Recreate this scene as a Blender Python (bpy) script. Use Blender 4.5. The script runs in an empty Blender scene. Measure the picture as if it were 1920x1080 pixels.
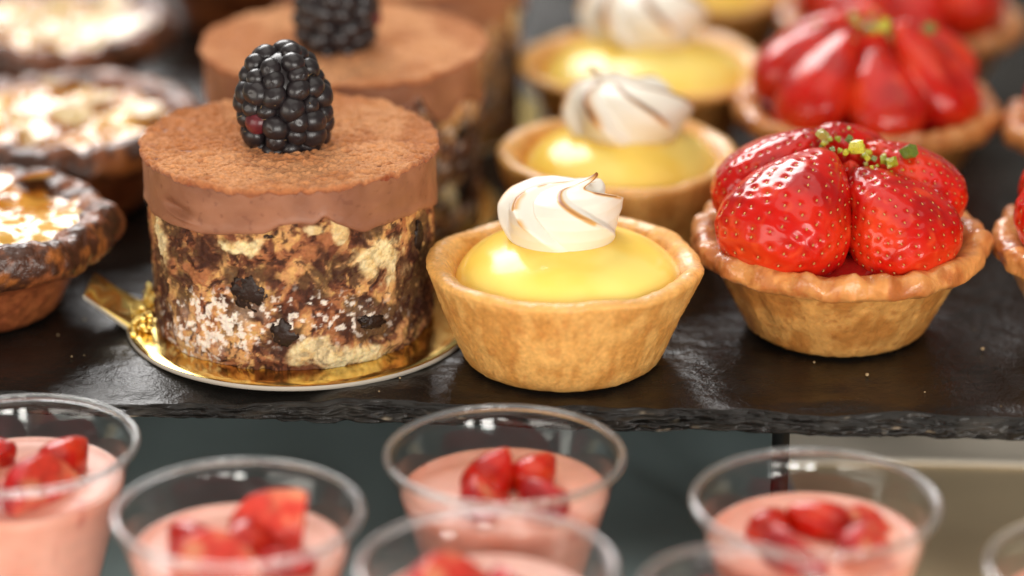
import bpy, math, random
import numpy as np
from mathutils import Vector, Matrix, Euler

R_ = math.radians
S = 0.01                                   # everything below is written in centimetres
sc = bpy.context.scene
col = sc.collection

# ------------------------------------------------------------------ camera
PITCH, DIST = R_(21.5), 63.5
cam_d = bpy.data.cameras.new('camera')
cam = bpy.data.objects.new('camera', cam_d); col.objects.link(cam)
cam.location = (0, -DIST*math.cos(PITCH)*S, DIST*math.sin(PITCH)*S)
cam.rotation_euler = (math.pi/2-PITCH, 0, 0)
cam_d.sensor_width = 36; cam_d.lens = 5800/1920*36
cam_d.clip_start = 0.02; cam_d.clip_end = 20
cam_d.dof.use_dof = True; cam_d.dof.focus_distance = 0.589; cam_d.dof.aperture_fstop = 5.0
sc.camera = cam

# ------------------------------------------------------------------ light
w = bpy.data.worlds.new('World'); sc.world = w; w.use_nodes = True
bg = w.node_tree.nodes['Background']
bg.inputs[0].default_value = (1.0, 0.92, 0.81, 1); bg.inputs[1].default_value = 0.20

def area(name, loc, target, sx, sy, watts, color):
    l = bpy.data.lights.new(name, 'AREA'); l.shape = 'RECTANGLE'; l.size = sx; l.size_y = sy
    l.energy = watts; l.color = color
    o = bpy.data.objects.new(name, l); col.objects.link(o); o.location = loc
    o.rotation_euler = (Vector(target)-Vector(loc)).to_track_quat('-Z', 'Y').to_euler()
    return o
# tall window behind the sweets, and the three panes of one behind the photographer
area('window_light_back', (-0.62, 1.9, 1.52), (0, 0, 0), 1.4, 1.15, 62, (1.0, 0.98, 0.96))
for az, wd in ((R_(35), .30), (R_(17), .48), (R_(2), .30)):
    area('window_light_front', (2.5*math.sin(az), -2.5*math.cos(az), .42), (0, 0, 0), wd, 1.1, 50*wd, (1.0, 0.96, 0.9))
area('fill_light_side', (-1.9, -1.7, .45), (0, 0, 0), 2.2, 1.3, 34, (1.0, 0.92, 0.82))  # added low fill to brighten the front faces, not a known room lamp
area('fill_light_overhead', (.2, -.2, 2.3), (0, 0, 0), 2.6, 2.6, 26, (1.0, 0.94, 0.86))  # added overhead fill for the tops, in place of stronger ambient light

vs = sc.view_settings
vs.view_transform = 'Standard'; vs.look = 'None'; vs.exposure = 0.06; vs.gamma = 1.0; vs.use_curve_mapping = False
cy = sc.cycles
cy.use_denoising = True; cy.max_bounces = 10; cy.transparent_max_bounces = 24; cy.glossy_bounces = 5
cy.transmission_bounces = 8; cy.sample_clamp_indirect = 6; cy.caustics_reflective = False; cy.caustics_refractive = False
try: cy.denoiser = 'OPENIMAGEDENOISE'
except Exception: pass

# ------------------------------------------------------------------ numeric helpers
def _h(i, j, k, s):
    n = (i.astype(np.int64)*374761393 + j.astype(np.int64)*668265263 + k.astype(np.int64)*2147483647 + s*974634777) & 0xFFFFFFFF
    n = ((n ^ (n >> 13))*1274126177) & 0xFFFFFFFF
    n = ((n ^ (n >> 16))*2246822519) & 0xFFFFFFFF
    return ((n ^ (n >> 15)) & 0xFFFFFF)/float(0xFFFFFF)
def vnoise(p, seed=0):                     # smooth value noise, -1..1
    p = np.asarray(p, float); i = np.floor(p).astype(np.int64); f = p-i; u = f*f*f*(f*(f*6-15)+10)
    r = 0
    for a in (0, 1):
        for b in (0, 1):
            for c in (0, 1):
                wgt = (u[..., 0] if a else 1-u[..., 0])*(u[..., 1] if b else 1-u[..., 1])*(u[..., 2] if c else 1-u[..., 2])
                r = r + wgt*_h(i[..., 0]+a, i[..., 1]+b, i[..., 2]+c, seed)
    return r*2-1
def fbm(p, octv=4, seed=0, gain=.5):
    p = np.asarray(p, float); r = 0; a = 1; t = 0
    for o in range(octv):
        r = r + a*vnoise(p, seed+o*17); t += a; a *= gain; p = p*2.03+3.7
    return r/t
def worley(p, seed=0):
    p = np.asarray(p, float); i = np.floor(p).astype(np.int64); f = p-i
    d1 = np.full(p.shape[:-1], 9.); d2 = d1.copy(); idv = np.zeros(p.shape[:-1])
    for a in (-1, 0, 1):
        for b in (-1, 0, 1):
            for c in (-1, 0, 1):
                ii, jj, kk = i[..., 0]+a, i[..., 1]+b, i[..., 2]+c
                d = np.sqrt((a+_h(ii, jj, kk, seed+1)-f[..., 0])**2+(b+_h(ii, jj, kk, seed+2)-f[..., 1])**2+(c+_h(ii, jj, kk, seed+3)-f[..., 2])**2)
                near = d < d1
                d2 = np.where(near, d1, np.minimum(d2, d)); d1 = np.where(near, d, d1); idv = np.where(near, _h(ii, jj, kk, seed+4), idv)
    return d1, d2, idv
def sst(a, b, x):
    t = np.clip((x-a)/(b-a), 0, 1); return t*t*(3-2*t)
def lin(r, g, b):
    c = np.array([r, g, b])/255.; return np.where(c <= .04045, c/12.92, ((c+.055)/1.055)**2.4)
def mix(a, b, t):
    t = np.asarray(t)[..., None]; return a*(1-t)+b*t
def st(*a): return np.stack(a, -1)

# ------------------------------------------------------------------ object helpers
def mesh_data(name, V, F, c=None, smooth=True):
    V = np.asarray(V, float).reshape(-1, 3)*S
    Fs = F if isinstance(F, list) else [F]
    Fs = [np.asarray(f, np.int64) for f in Fs if len(f)]
    me = bpy.data.meshes.new(name)
    me.vertices.add(len(V)); me.vertices.foreach_set('co', V.ravel())
    tot = np.concatenate([np.full(len(f), f.shape[1]) for f in Fs]); idx = np.concatenate([f.ravel() for f in Fs])
    me.loops.add(len(idx)); me.loops.foreach_set('vertex_index', idx.astype(np.int32))
    me.polygons.add(len(tot)); me.polygons.foreach_set('loop_start', np.concatenate([[0], np.cumsum(tot)[:-1]]).astype(np.int32))
    me.polygons.foreach_set('use_smooth', np.full(len(tot), smooth))
    if c is not None:
        a = me.color_attributes.new('col', 'FLOAT_COLOR', 'POINT')
        cc = np.ones((len(V), 4), np.float32); c = np.asarray(c); c = c.reshape(-1, c.shape[-1]); cc[:, :c.shape[1]] = np.clip(c, 0, 1)
        a.data.foreach_set('color', cc.ravel())
    me.update(calc_edges=True); me.validate()
    return me
def obj(name, me, mat, parent=None, loc=(0, 0, 0), rot=(0, 0, 0), scale=(1, 1, 1), kind=None, label=None):
    o = bpy.data.objects.new(name, me); col.objects.link(o)
    if mat and not me.materials: me.materials.append(mat)
    o.parent = parent; o.location = [x*S for x in loc]; o.rotation_euler = rot; o.scale = scale
    if kind: o['kind'] = kind
    if label: o['label'] = label
    return o
def thing(name, label, cat, loc=(0, 0, 0), rz=0, group=None):
    o = bpy.data.objects.new(name, None); col.objects.link(o); o.empty_display_size = .01
    o.location = [x*S for x in loc]; o.rotation_euler = (0, 0, rz); o['label'] = label; o['category'] = cat
    if group: o['group'] = group
    return o
def copy_tree(o, parent=None):
    c = o.copy(); col.objects.link(c); c.parent = parent
    for ch in list(o.children): copy_tree(ch, c)
    return c
def grid(nt, nu, wrap=True, base=0):       # quads of an nt x nu vertex sheet
    n = nu if wrap else nu-1
    t, u = np.meshgrid(np.arange(nt-1), np.arange(n), indexing='ij'); u2 = (u+1) % nu
    return (np.stack([t*nu+u, t*nu+u2, (t+1)*nu+u2, (t+1)*nu+u], -1).reshape(-1, 4)+base)
def resample(pts, n, smooth=2):            # even steps along a rounded polyline
    p = np.array(pts, float)
    for _ in range(smooth):
        q = np.empty((2*len(p), p.shape[1])); q[0::2] = np.vstack([p[:1], p[:-1]*.25+p[1:]*.75]); q[1::2] = np.vstack([p[:-1]*.75+p[1:]*.25, p[-1:]])
        q = np.vstack([p[:1], np.stack([p[:-1]*.75+p[1:]*.25, p[:-1]*.25+p[1:]*.75], 1).reshape(-1, p.shape[1]), p[-1:]]); p = q
    d = np.concatenate([[0], np.cumsum(np.linalg.norm(np.diff(p, axis=0), axis=1))]); s = np.linspace(0, d[-1], n)
    return np.stack([np.interp(s, d, p[:, k]) for k in range(p.shape[1])], 1)
def sphere_dirs(nu, nv):
    t = np.linspace(0, math.pi, nv)[:, None]; u = np.linspace(0, 2*math.pi, nu, endpoint=False)[None]
    return st(np.sin(t)*np.cos(u), np.sin(t)*np.sin(u), np.cos(t)+0*u)

# ------------------------------------------------------------------ materials
def mat(name, base=None, rough=.5, bumps=(), sss=None, coat=None, metal=0, spec=.5, vary=None, rvary=None, attr=False, sheen=0, ior=1.45):
    m = bpy.data.materials.new(name); m.use_nodes = True; nt = m.node_tree; N = nt.nodes; K = nt.links
    b = N['Principled BSDF']; tc = N.new('ShaderNodeTexCoord')
    def noise(scale, detail=4, stretch=None):
        n = N.new('ShaderNodeTexNoise'); n.inputs['Scale'].default_value = scale*100; n.inputs['Detail'].default_value = detail
        if stretch:
            mp = N.new('ShaderNodeMapping'); mp.inputs['Scale'].default_value = stretch
            K.new(tc.outputs['Object'], mp.inputs['Vector']); K.new(mp.outputs[0], n.inputs['Vector'])
        else: K.new(tc.outputs['Object'], n.inputs['Vector'])
        return n
    if attr:
        a = N.new('ShaderNodeAttribute'); a.attribute_name = 'col'; src = a.outputs['Color']
    else:
        a = N.new('ShaderNodeRGB'); a.outputs[0].default_value = (*base, 1); src = a.outputs[0]
    if vary:                               # (scale per cm, amount): brightness of the colour itself wanders
        n = noise(vary[0], 5); mr = N.new('ShaderNodeMapRange'); mr.inputs[1].default_value = .3; mr.inputs[2].default_value = .7
        mr.inputs[3].default_value = 1-vary[1]; mr.inputs[4].default_value = 1+vary[1]; K.new(n.outputs[0], mr.inputs[0])
        mx = N.new('ShaderNodeVectorMath'); mx.operation = 'SCALE'; K.new(src, mx.inputs[0]); K.new(mr.outputs[0], mx.inputs['Scale']); src = mx.outputs[0]
    K.new(src, b.inputs['Base Color'])
    b.inputs['Roughness'].default_value = rough; b.inputs['Metallic'].default_value = metal
    b.inputs['Specular IOR Level'].default_value = spec; b.inputs['IOR'].default_value = ior
    if rvary:
        n = noise(rvary[0], 4); mr = N.new('ShaderNodeMapRange'); mr.inputs[1].default_value = .3; mr.inputs[2].default_value = .7
        mr.inputs[3].default_value = rvary[1]; mr.inputs[4].default_value = rvary[2]; K.new(n.outputs[0], mr.inputs[0]); K.new(mr.outputs[0], b.inputs['Roughness'])
    if sss:
        b.inputs['Subsurface Weight'].default_value = sss[0]; b.inputs['Subsurface Radius'].default_value = sss[2] if len(sss) > 2 else (1, .5, .25)
        b.inputs['Subsurface Scale'].default_value = sss[1]*S
    if coat:
        b.inputs['Coat Weight'].default_value = coat[0]; b.inputs['Coat Roughness'].default_value = coat[1]
        if attr:
            cw = N.new('ShaderNodeMath'); cw.operation = 'MULTIPLY'; cw.inputs[1].default_value = coat[0]
            K.new(a.outputs['Alpha'], cw.inputs[0]); K.new(cw.outputs[0], b.inputs['Coat Weight'])
    if sheen: b.inputs['Sheen Weight'].default_value = sheen; b.inputs['Sheen Roughness'].default_value = .5
    prev = None
    for bp in bumps:                       # (scale per cm, strength, depth in cm[, stretch])
        n = noise(bp[0], 4, bp[3] if len(bp) > 3 else None); bu = N.new('ShaderNodeBump')
        bu.inputs['Strength'].default_value = bp[1]; bu.inputs['Distance'].default_value = bp[2]*S
        K.new(n.outputs[0], bu.inputs['Height'])
        if prev: K.new(prev.outputs[0], bu.inputs['Normal'])
        prev = bu
    if prev:
        K.new(prev.outputs[0], b.inputs['Normal'])
        if coat: K.new(prev.outputs[0], b.inputs['Coat Normal'])
    return m

def plastic_mat():                         # thin clear plastic wall: see-through plus a Fresnel reflection
    m = bpy.data.materials.new('clear_plastic'); m.use_nodes = True; nt = m.node_tree; N = nt.nodes; K = nt.links
    N.remove(N['Principled BSDF']); out = N['Material Output']
    t = N.new('ShaderNodeBsdfTransparent'); t.inputs[0].default_value = (.985, .99, .99, 1)
    g = N.new('ShaderNodeBsdfGlossy'); g.inputs['Roughness'].default_value = .03
    ge = N.new('ShaderNodeNewGeometry'); dt = N.new('ShaderNodeVectorMath'); dt.operation = 'DOT_PRODUCT'
    K.new(ge.outputs['Normal'], dt.inputs[0]); K.new(ge.outputs['Incoming'], dt.inputs[1])
    def mth(op, a, b=None):
        n = N.new('ShaderNodeMath'); n.operation = op
        for i, q in enumerate((a, b)):
            if q is None: continue
            if isinstance(q, (int, float)): n.inputs[i].default_value = q
            else: K.new(q, n.inputs[i])
        return n.outputs[0]
    fr = mth('ADD', mth('MULTIPLY', mth('POWER', mth('SUBTRACT', 1.0, mth('ABSOLUTE', dt.outputs['Value'])), 5.0), .9), .04)
    mx = N.new('ShaderNodeMixShader'); K.new(fr, mx.inputs[0]); K.new(t.outputs[0], mx.inputs[1]); K.new(g.outputs[0], mx.inputs[2])
    K.new(mx.outputs[0], out.inputs['Surface'])
    return m
def rim_mat():
    m = bpy.data.materials.new('clear_plastic_rim'); m.use_nodes = True; b = m.node_tree.nodes['Principled BSDF']
    b.inputs['Base Color'].default_value = (.95, .96, .97, 1); b.inputs['Roughness'].default_value = .06
    b.inputs['Transmission Weight'].default_value = .88; b.inputs['IOR'].default_value = 1.45
    return m

M = dict(
    slate=mat('slate', attr=True, rough=.4, bumps=((.9, .35, .08), (6, .6, .028), (24, .6, .010)), rvary=(.5, .08, .32), vary=(.8, .35), spec=.3),
    table=mat('beige_table', lin(252, 230, 190), .6, vary=(.3, .08)),
    dark_board=mat('dark_teal_board', lin(160, 182, 184), .45, vary=(.2, .15)),
    light_patch=mat('light_patch', (.90, .83, .70), .8, bumps=((6, .3, .02),)),  # pale colour stands for bright light on the table
    black_metal=mat('black_metal', (.01, .01, .01), .4),
    sponge=mat('sponge', attr=True, rough=.8, spec=.2, bumps=((9, .45, .03), (28, .5, .012)), sss=(.2, .10), rvary=(4, .6, .9), vary=(16, .14)),
    mousse=mat('chocolate_mousse', attr=True, rough=.5, bumps=((3, .25, .03), (20, .22, .008)), sss=(.12, .06), vary=(2.2, .07)),
    cocoa=mat('cocoa_powder', attr=True, rough=.95, spec=.1, bumps=((14, .7, .04), (34, .6, .014)), sheen=.1, vary=(18, .2)),
    choc=mat('dark_chocolate', (.024, .012, .008), .38, spec=.3, bumps=((6, .6, .05), (18, .5, .02)), vary=(3, .3)),
    gold=mat('gold_foil', (.90, .67, .22), .16, metal=1, bumps=((2.5, .08, .03), (18, .06, .006)), rvary=(2, .10, .24)),
    card=mat('card_edge', (.55, .50, .42), .8, bumps=((25, .3, .006),)),
    berry=mat('blackberry_skin', attr=True, rough=.36, coat=(.2, .15), bumps=((9, .10, .01),), vary=(5, .35)),
    thread=mat('dry_thread', (.32, .2, .08), .6),
    crust=mat('shortcrust', attr=True, rough=.55, bumps=((7, .35, .03, (1, 1, .45)), (14, .5, .02), (36, .8, .012)), sss=(.1, .06), vary=(13, .16), rvary=(5, .5, .75), coat=(.9, .09)),
    glazed=mat('glazed_crust', attr=True, rough=.5, spec=.35, coat=(.8, .10), bumps=((5, .4, .04), (20, .5, .014), (45, .35, .006)), sss=(.2, .12), vary=(5, .12)),
    burnt=mat('caramelised_crust', attr=True, rough=.45, spec=.3, coat=(.5, .14), bumps=((5, .6, .06), (18, .6, .022)), vary=(6, .3)),
    curd=mat('lemon_curd', attr=True, rough=.2, sss=(.3, .2, (1, .8, .35)), bumps=((.9, .25, .06), (4, .15, .02)), spec=.32),
    meringue=mat('meringue', attr=True, rough=.42, sss=(.25, .14, (1, .85, .65)), bumps=((6, .14, .02), (22, .10, .006))),
    straw=mat('strawberry_skin', attr=True, rough=.28, spec=.3, coat=(.38, .06), sss=(.2, .1, (1, .12, .06)), bumps=((3.5, .35, .04), (13, .4, .012))),
    strawcut=mat('cut_strawberry', attr=True, rough=.45, coat=(.25, .2), sss=(.25, .1, (1, .2, .1)), bumps=((6, .6, .04), (14, .5, .02)), vary=(5, .2)),
    seed=mat('strawberry_seed', (.50, .25, .05), .35, coat=(.5, .1)),
    glaze=mat('red_glaze', (.30, .012, .010), .08, coat=(1, .03), bumps=((3, .2, .03),)),
    pistachio=mat('pistachio', attr=True, rough=.35, coat=(.5, .1), bumps=((9, .4, .02),), vary=(7, .3)),
    custard=mat('amber_custard', attr=True, rough=.2, coat=(.5, .06), sss=(.2, .15, (1, .5, .15)), bumps=((2.2, .3, .05), (7, .3, .02))),
    almond=mat('almond_flake', attr=True, rough=.3, coat=(.5, .08), sss=(.3, .1, (1, .8, .5)), bumps=((8, .2, .01),)),
    pink=mat('pink_mousse', attr=True, rough=.34, sss=(.4, .2, (1, .55, .4)), bumps=((3, .12, .02),), vary=(3, .05)),
    crumb=mat('pastry_crumb', (.42, .30, .16), .8),
    plastic=plastic_mat(), rim=rim_mat(),
)

# ------------------------------------------------------------------ setting: slate shelf, board and table under it
def build_slate():
    root = thing('slate_board', 'long dark wet-looking slate shelf with chipped front edge carrying the pastries', 'slate board', (0, 0, 0))
    nx = 620
    x = np.linspace(-24, 25, nx)
    v = np.concatenate([np.linspace(0, .62, 90)[:-1], np.linspace(.62, 1, 190)])
    X, Vv = np.meshgrid(x, v, indexing='xy')
    ye = -5.92-.066*X+.10*fbm(st(X*.5, 0*X, 0*X), 4, 5)+.05*vnoise(st(X*2.5, 0*X, 0*X), 9)
    yb = 27-.066*X
    Y = yb+(ye-yb)*Vv
    d_edge = Y-ye
    ridge = 1-np.abs(fbm(st(X*.35, Y*.6, 0*X), 4, 11))*2
    Z = .045*fbm(st(X*.28, Y*.45, 0*X), 4, 2)+.022*fbm(st(X*1.6, Y*2.2, 0*X), 3, 3)+.03*ridge*sst(2.0, 0, d_edge)-.02
    Z -= .07*sst(.55, 0, d_edge)*(.5+.5*vnoise(st(X*1.1, Y*.5, 0*X), 21))
    Z -= .17*sst(1.9, 0, d_edge)*sst(-9.5, -7.5, X)*(1-sst(-4.8, -3.2, X))+.10*sst(1.5, 0, d_edge)*sst(9.5, 10.5, X)*(1-sst(12, 13, X))
    nf = 26
    k = np.linspace(0, 1, nf)[1:][:, None]; xe = x[None]
    th = .47+.03*vnoise(st(x*.6, 0*x, 0*x), 4)[None]
    step = np.floor(k*4+.6*vnoise(st(xe*1.3+0*k, k*2+0*xe, 0*xe+0*k), 6))/4
    P = st(xe+0*k, k*6+0*xe, 0*k+0*xe)
    chip = worley(P*np.array([1.5, 1, 1]), 8)[0]
    chip2 = worley(P*np.array([4.2, .9, 1]), 18)[0]
    off = .06*np.sin(k*math.pi)+.16*(chip-.45)+.12*(chip2-.45)+.05*fbm(P*np.array([3, 1, 1]), 3, 7)-.03*step
    top = Z[-1][None]
    Zf = top+(-th-top)*k+.03*vnoise(P*np.array([2, 1, 1]), 15)*np.sin(k*math.pi)
    Yf = ye[-1][None]-.85*off*sst(0, .15, k)-.05*np.floor(3*(fbm(P*np.array([.8, 1.3, 1]), 3, 51)*.5+.5))*sst(.2, .4, k)
    rows = [st(X, Y, Z).reshape(-1, 3), st(xe+0*k, Yf, Zf).reshape(-1, 3)]
    lastb = st(x, yb[0], Zf[-1])
    V = np.vstack(rows+[lastb]); nrow = len(v)+nf-1+1
    F = grid(nrow, nx, False)
    base = np.array([.0135, .0120, .0105]); cs = np.tile(base, (len(V), 1)); n0 = X.size; n1 = n0+xe.size*k.size
    spot = sst(.30, .16, worley(st(V[n0:n1, 0]*2.3, V[n0:n1, 2]*7, 0*V[n0:n1, 0]), 33)[0])*sst(.05, .3, vnoise(st(V[n0:n1, 0]*.9, 0*V[n0:n1, 0], 0*V[n0:n1, 0]), 35))*sst(-.3, .2, fbm(V[n0:n1]*9, 2, 36))
    cs[n0:n1] = mix(mix(base+0*V[n0:n1], np.array([.035, .031, .026]), sst(-.1, .5, fbm(V[n0:n1]*np.array([2, 2, 6]), 3, 37))), np.array([.34, .28, .20]), spot*.8)
    obj('slate_slab', mesh_data('slate_slab', V, F[:, ::-1], cs), M['slate'], root)
    # slim black posts that carry the shelf
    for (px, py) in ((5.15, -5.0), (-13.5, -3.7), (18, -5.6), (5.4, 23), (-13.5, 24)):
        th_ = np.linspace(0, 2*math.pi, 28, endpoint=False)
        prof = [(0, -.42), (.34, -.42), (.34, -.62), (.17, -.70), (.17, -3.35), (.36, -3.45), (.36, -3.58), (0, -3.58)]
        V = np.array([[r*math.cos(a), r*math.sin(a), z] for r, z in prof for a in th_])
        obj('support_post', mesh_data('support_post', V, grid(len(prof), 28)), M['black_metal'], root, (px, py, 0))
    return root
build_slate()

def slab(name, pts, z0, z1, m):
    n = len(pts); V = [(x, y, z1) for x, y in pts]+[(x, y, z0) for x, y in pts]
    me = bpy.data.meshes.new(name); me.from_pydata([[a*S for a in p] for p in V], [], [list(range(n)), list(range(2*n-1, n-1, -1))]+[[i, i+n, (i+1) % n+n, (i+1) % n] for i in range(n)])
    me.materials.append(m); o = bpy.data.objects.new(name, me); col.objects.link(o)
    bv = o.modifiers.new('bevel', 'BEVEL'); bv.width = .0006; bv.segments = 2
    return o
o = slab('table', [(-60, -30), (60, -30), (60, 60), (-60, 60)], -6.4, -3.9, M['table']); o['kind'] = 'structure'
o = slab('serving_board', [(-34, -24), (7.3, -24), (5.0, 9), (4.2, 22), (-34, 22)], -3.896, -3.6, M['dark_board'])
o['label'] = 'dark teal board on the beige table beneath the slate shelf'; o['category'] = 'board'
def build_light_patch():  # made-up pale sheet where light falls on the table under the shelf
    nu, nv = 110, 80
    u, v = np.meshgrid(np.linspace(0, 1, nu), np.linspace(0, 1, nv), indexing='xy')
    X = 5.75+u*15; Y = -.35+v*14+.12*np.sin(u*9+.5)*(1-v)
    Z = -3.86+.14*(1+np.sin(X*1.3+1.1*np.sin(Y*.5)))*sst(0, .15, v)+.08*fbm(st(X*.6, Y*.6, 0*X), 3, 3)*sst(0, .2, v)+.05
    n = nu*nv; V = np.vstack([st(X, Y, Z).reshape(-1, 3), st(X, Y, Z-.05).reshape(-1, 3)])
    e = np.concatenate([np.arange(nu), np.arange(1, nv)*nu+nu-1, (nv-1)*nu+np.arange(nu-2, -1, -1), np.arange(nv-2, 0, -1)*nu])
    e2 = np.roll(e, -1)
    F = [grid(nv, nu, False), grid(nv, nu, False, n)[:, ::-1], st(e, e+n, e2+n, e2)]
    o = obj('light_patch_cloth', mesh_data('light_patch_cloth', V, F), M['light_patch'])
    o['label'] = 'added pale cloth standing in for bright light on the table under the slate, beside the dark board'; o['category'] = 'cloth'
build_light_patch()

# ------------------------------------------------------------------ chocolate mousse cakes
CH, CR = 3.7, 2.86                          # cake height and radius
def build_cake(label, loc, seed, R=CR, fine=True, rz=0):
    root = thing('mousse_cake', label, 'cake', loc, rz, 'round chocolate mousse cakes')
    nu, nz = (620, 150) if fine else (260, 60)
    rnd = random.Random(seed); k = R/CR
    al = np.linspace(-math.pi, math.pi, nu, endpoint=False)        # 0 faces the photographer
    zz = np.linspace(0, 3.25, nz)
    A, Z = np.meshgrid(al, zz, indexing='xy')
    ux, uy = np.sin(A), -np.cos(A)
    # flat map of the wall: u across, v down, in hundredths of the wall's own size
    U = 545+np.sin(A)*R*96; Vv = 690-89*Z-100*(1-np.cos(A))
    front = np.cos(A) > -.15
    P = st(ux*R, uy*R, Z)+seed*7.3
    wx = 26*fbm(P*1.4, 4, 1+seed); wy = 26*fbm(P*1.4, 4, 2+seed)
    if seed == 1:
        yel = [(728, 488, 42, 40), (640, 658, 95, 24), (478, 466, 40, 16), (302, 450, 12, 50), (790, 660, 44, 12), (600, 440, 20, 12), (655, 425, 16, 24)]
        drk = [(482, 545, 46, 50), (640, 500, 58, 36), (548, 618, 46, 44), (705, 592, 62, 36), (400, 470, 42, 26), (796, 470, 30, 70), (330, 440, 30, 50), (690, 430, 24, 22), (296, 520, 22, 90), (350, 540, 26, 46), (790, 550, 36, 80), (360, 420, 30, 18), (590, 545, 34, 22), (440, 600, 26, 22)]
    else:
        yel = [(rnd.uniform(280, 810), rnd.uniform(450, 660), rnd.uniform(25, 50), rnd.uniform(20, 35)) for _ in range(3)]
        drk = [(rnd.uniform(280, 810), rnd.uniform(430, 640), rnd.uniform(25, 60), rnd.uniform(25, 45)) for _ in range(14)]
    def blobs(L):
        m = np.full_like(U, -1.)
        for (a, b, ra, rb) in L: m = np.maximum(m, 1-np.sqrt(((U+wx-a)/ra)**2+((Vv+wy-b)/rb)**2))
        return np.where(front, m, fbm(P*.9, 3, 31+len(L))*.8)
    ym = sst(-.30, .32, blobs(yel)+.8*fbm(P*3.6, 5, 5, .6)); dm = sst(-.22, .28, blobs(drk)+.75*fbm(P*3.2, 4, 6))
    n1 = fbm(P*2.6, 6, 8, .6); n2 = fbm(P*6, 4, 12, .6); n3 = fbm(P*13, 3, 14)
    tan, rust, brown, dark = lin(196, 142, 92), lin(152, 90, 58), lin(104, 58, 40), lin(54, 31, 24)
    Pw = P+.30*st(vnoise(P*1.3, 91), vnoise(P*1.3, 92), vnoise(P*1.3, 93))+.10*st(vnoise(P*4, 94), vnoise(P*4, 95), vnoise(P*4, 96))
    m1, m2, m3 = fbm(Pw*2.0, 5, 101, .6), fbm(Pw*3.4, 5, 102, .6), fbm(Pw*7.5, 3, 103)
    c = mix(mix(lin(208, 160, 98), tan, sst(-.3, .3, n2)), mix(lin(234, 214, 164), lin(222, 190, 130), sst(-.2, .4, n2)), ym)
    keep = 1-.8*ym
    c = mix(c, rust, .85*sst(-.14, .16, m1+.3*m2)*keep)
    c = mix(c, brown, .9*sst(.02, .26, m2+.25*m1)*keep)
    c = mix(c, dark, .84*np.maximum(sst(.20, .38, m3+.35*m2)*(1-.6*ym), dm*(1-.85*ym)*sst(-.5, .0, m3+.2)))
    wreg = np.exp(-(((U-390)/95)**2+((Vv-610)/60)**2))*1.0+np.exp(-(((U-620)/170)**2+((Vv-590)/55)**2))*.55 if seed == 1 else .35+0*U
    flk = sst(.54, .66, .5+.5*fbm(P*9, 4, 40)+.22*(wreg-.55))*sst(.1, .5, wreg)
    dust = sst(.25, .8, wreg)*sst(-.1, .4, fbm(P*2.2, 3, 44))*(1 if seed == 1 else 0); c = mix(c, lin(206, 176, 150), dust*.35); c = mix(c, lin(238, 224, 208), flk*.85)
    disp = .07*fbm(P*.9, 3, 3)+.045*n2+.03*n3-.05*dm*sst(-.2, .3, n2)+.035*ym-.06*sst(.3, .5, fbm(P*2.6, 3, 77))
    rr = (R-.07*k+disp-.05*sst(.25, 0, Z)-.03*np.sin(Z/3.25*math.pi))
    V = [st(ux*rr, uy*rr, Z).reshape(-1, 3), [[0, 0, 0], [0, 0, 3.25]]]
    n = nu*nz; i = np.arange(nu); j = (i+1) % nu
    F = [grid(nz, nu), st(np.full(nu, n), j, i), st(np.full(nu, n+1), (nz-1)*nu+i, (nz-1)*nu+j)]
    obj('sponge_base', mesh_data('sponge_base', np.vstack(V), F, np.vstack([c.reshape(-1, 3), [tan, tan]])), M['sponge'], root)
    # mousse band with ragged lower edge
    nm = 70 if fine else 30
    xs = [-1, -.9, -.72, -.53, -.35, -.2, -.02, .12, .22, .30, .34, .45, .57, .72, .9, 1]
    ys = [372, 400, 432, 447, 452, 442, 436, 428, 424, 404, 420, 432, 437, 421, 402, 385]
    if seed != 1:
        ys = [y+rnd.uniform(-22, 22) for y in ys]
    vb = np.interp(np.sin(al), xs, ys)+6*vnoise(st(al*9, al*0, al*0), seed)
    zb = np.where(np.cos(al) > 0, (690-100*(1-np.cos(al))-vb)/89, 2.45+.25*fbm(st(np.cos(al)*2, np.sin(al)*2, al*0), 3, seed))
    kern = np.ones(7)/7; zb = np.convolve(np.concatenate([zb[-3:], zb, zb[:3]]), kern, 'valid') if fine else zb
    t = np.linspace(0, 1, nm)[:, None]; a2 = al[None]
    Zm = zb[None]+(CH-.02-zb[None])*t
    Pm = st(np.sin(a2)*R+0*t, -np.cos(a2)*R+0*t, Zm)
    dr = .012*fbm(Pm*1.2, 3, 20)+.008*fbm(Pm*5, 3, 22)-.16*(1-sst(0, .09, t))+.02*np.exp(-((t-.14)/.1)**2)
    if seed == 1:                           # spatula nick on the wall
        du = (a2+.80)/.13; dv = (Zm-3.02)/.11
        dr = dr-.10*np.exp(-(du**2+(dv+.35*du)**2))+.05*np.exp(-((du-.4)**2+((dv+.35*du+1.15)/.45)**2))
    rr = R+dr
    pores = sst(.42, .56, fbm(Pm*9, 2, 50))
    cm = mix(lin(152, 100, 72)+0*rr[..., None], lin(136, 86, 60), sst(-.3, .4, fbm(Pm*1.6, 3, 9))); cm = mix(cm, lin(116, 66, 44), pores*.5)
    V = st(np.sin(a2)*rr, -np.cos(a2)*rr, Zm).reshape(-1, 3); n = nu*nm
    obj('mousse', mesh_data('mousse', np.vstack([V, [[0, 0, CH-.02]]]), [grid(nm, nu), st(np.full(nu, n), (nm-1)*nu+i, (nm-1)*nu+j)], np.vstack([cm.reshape(-1, 3), [lin(165, 105, 75)]])), M['mousse'], root)
    # cocoa powder: grainy top with an uneven overhanging lip
    nr = 190 if fine else 60
    f = np.concatenate([np.linspace(0.004, 1, nr), [1.012, 1.012, 1.0, .985]])[:, None]
    dz = np.concatenate([np.zeros(nr), [-.03, -.08, -.12, -.13]])[:, None]
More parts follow.
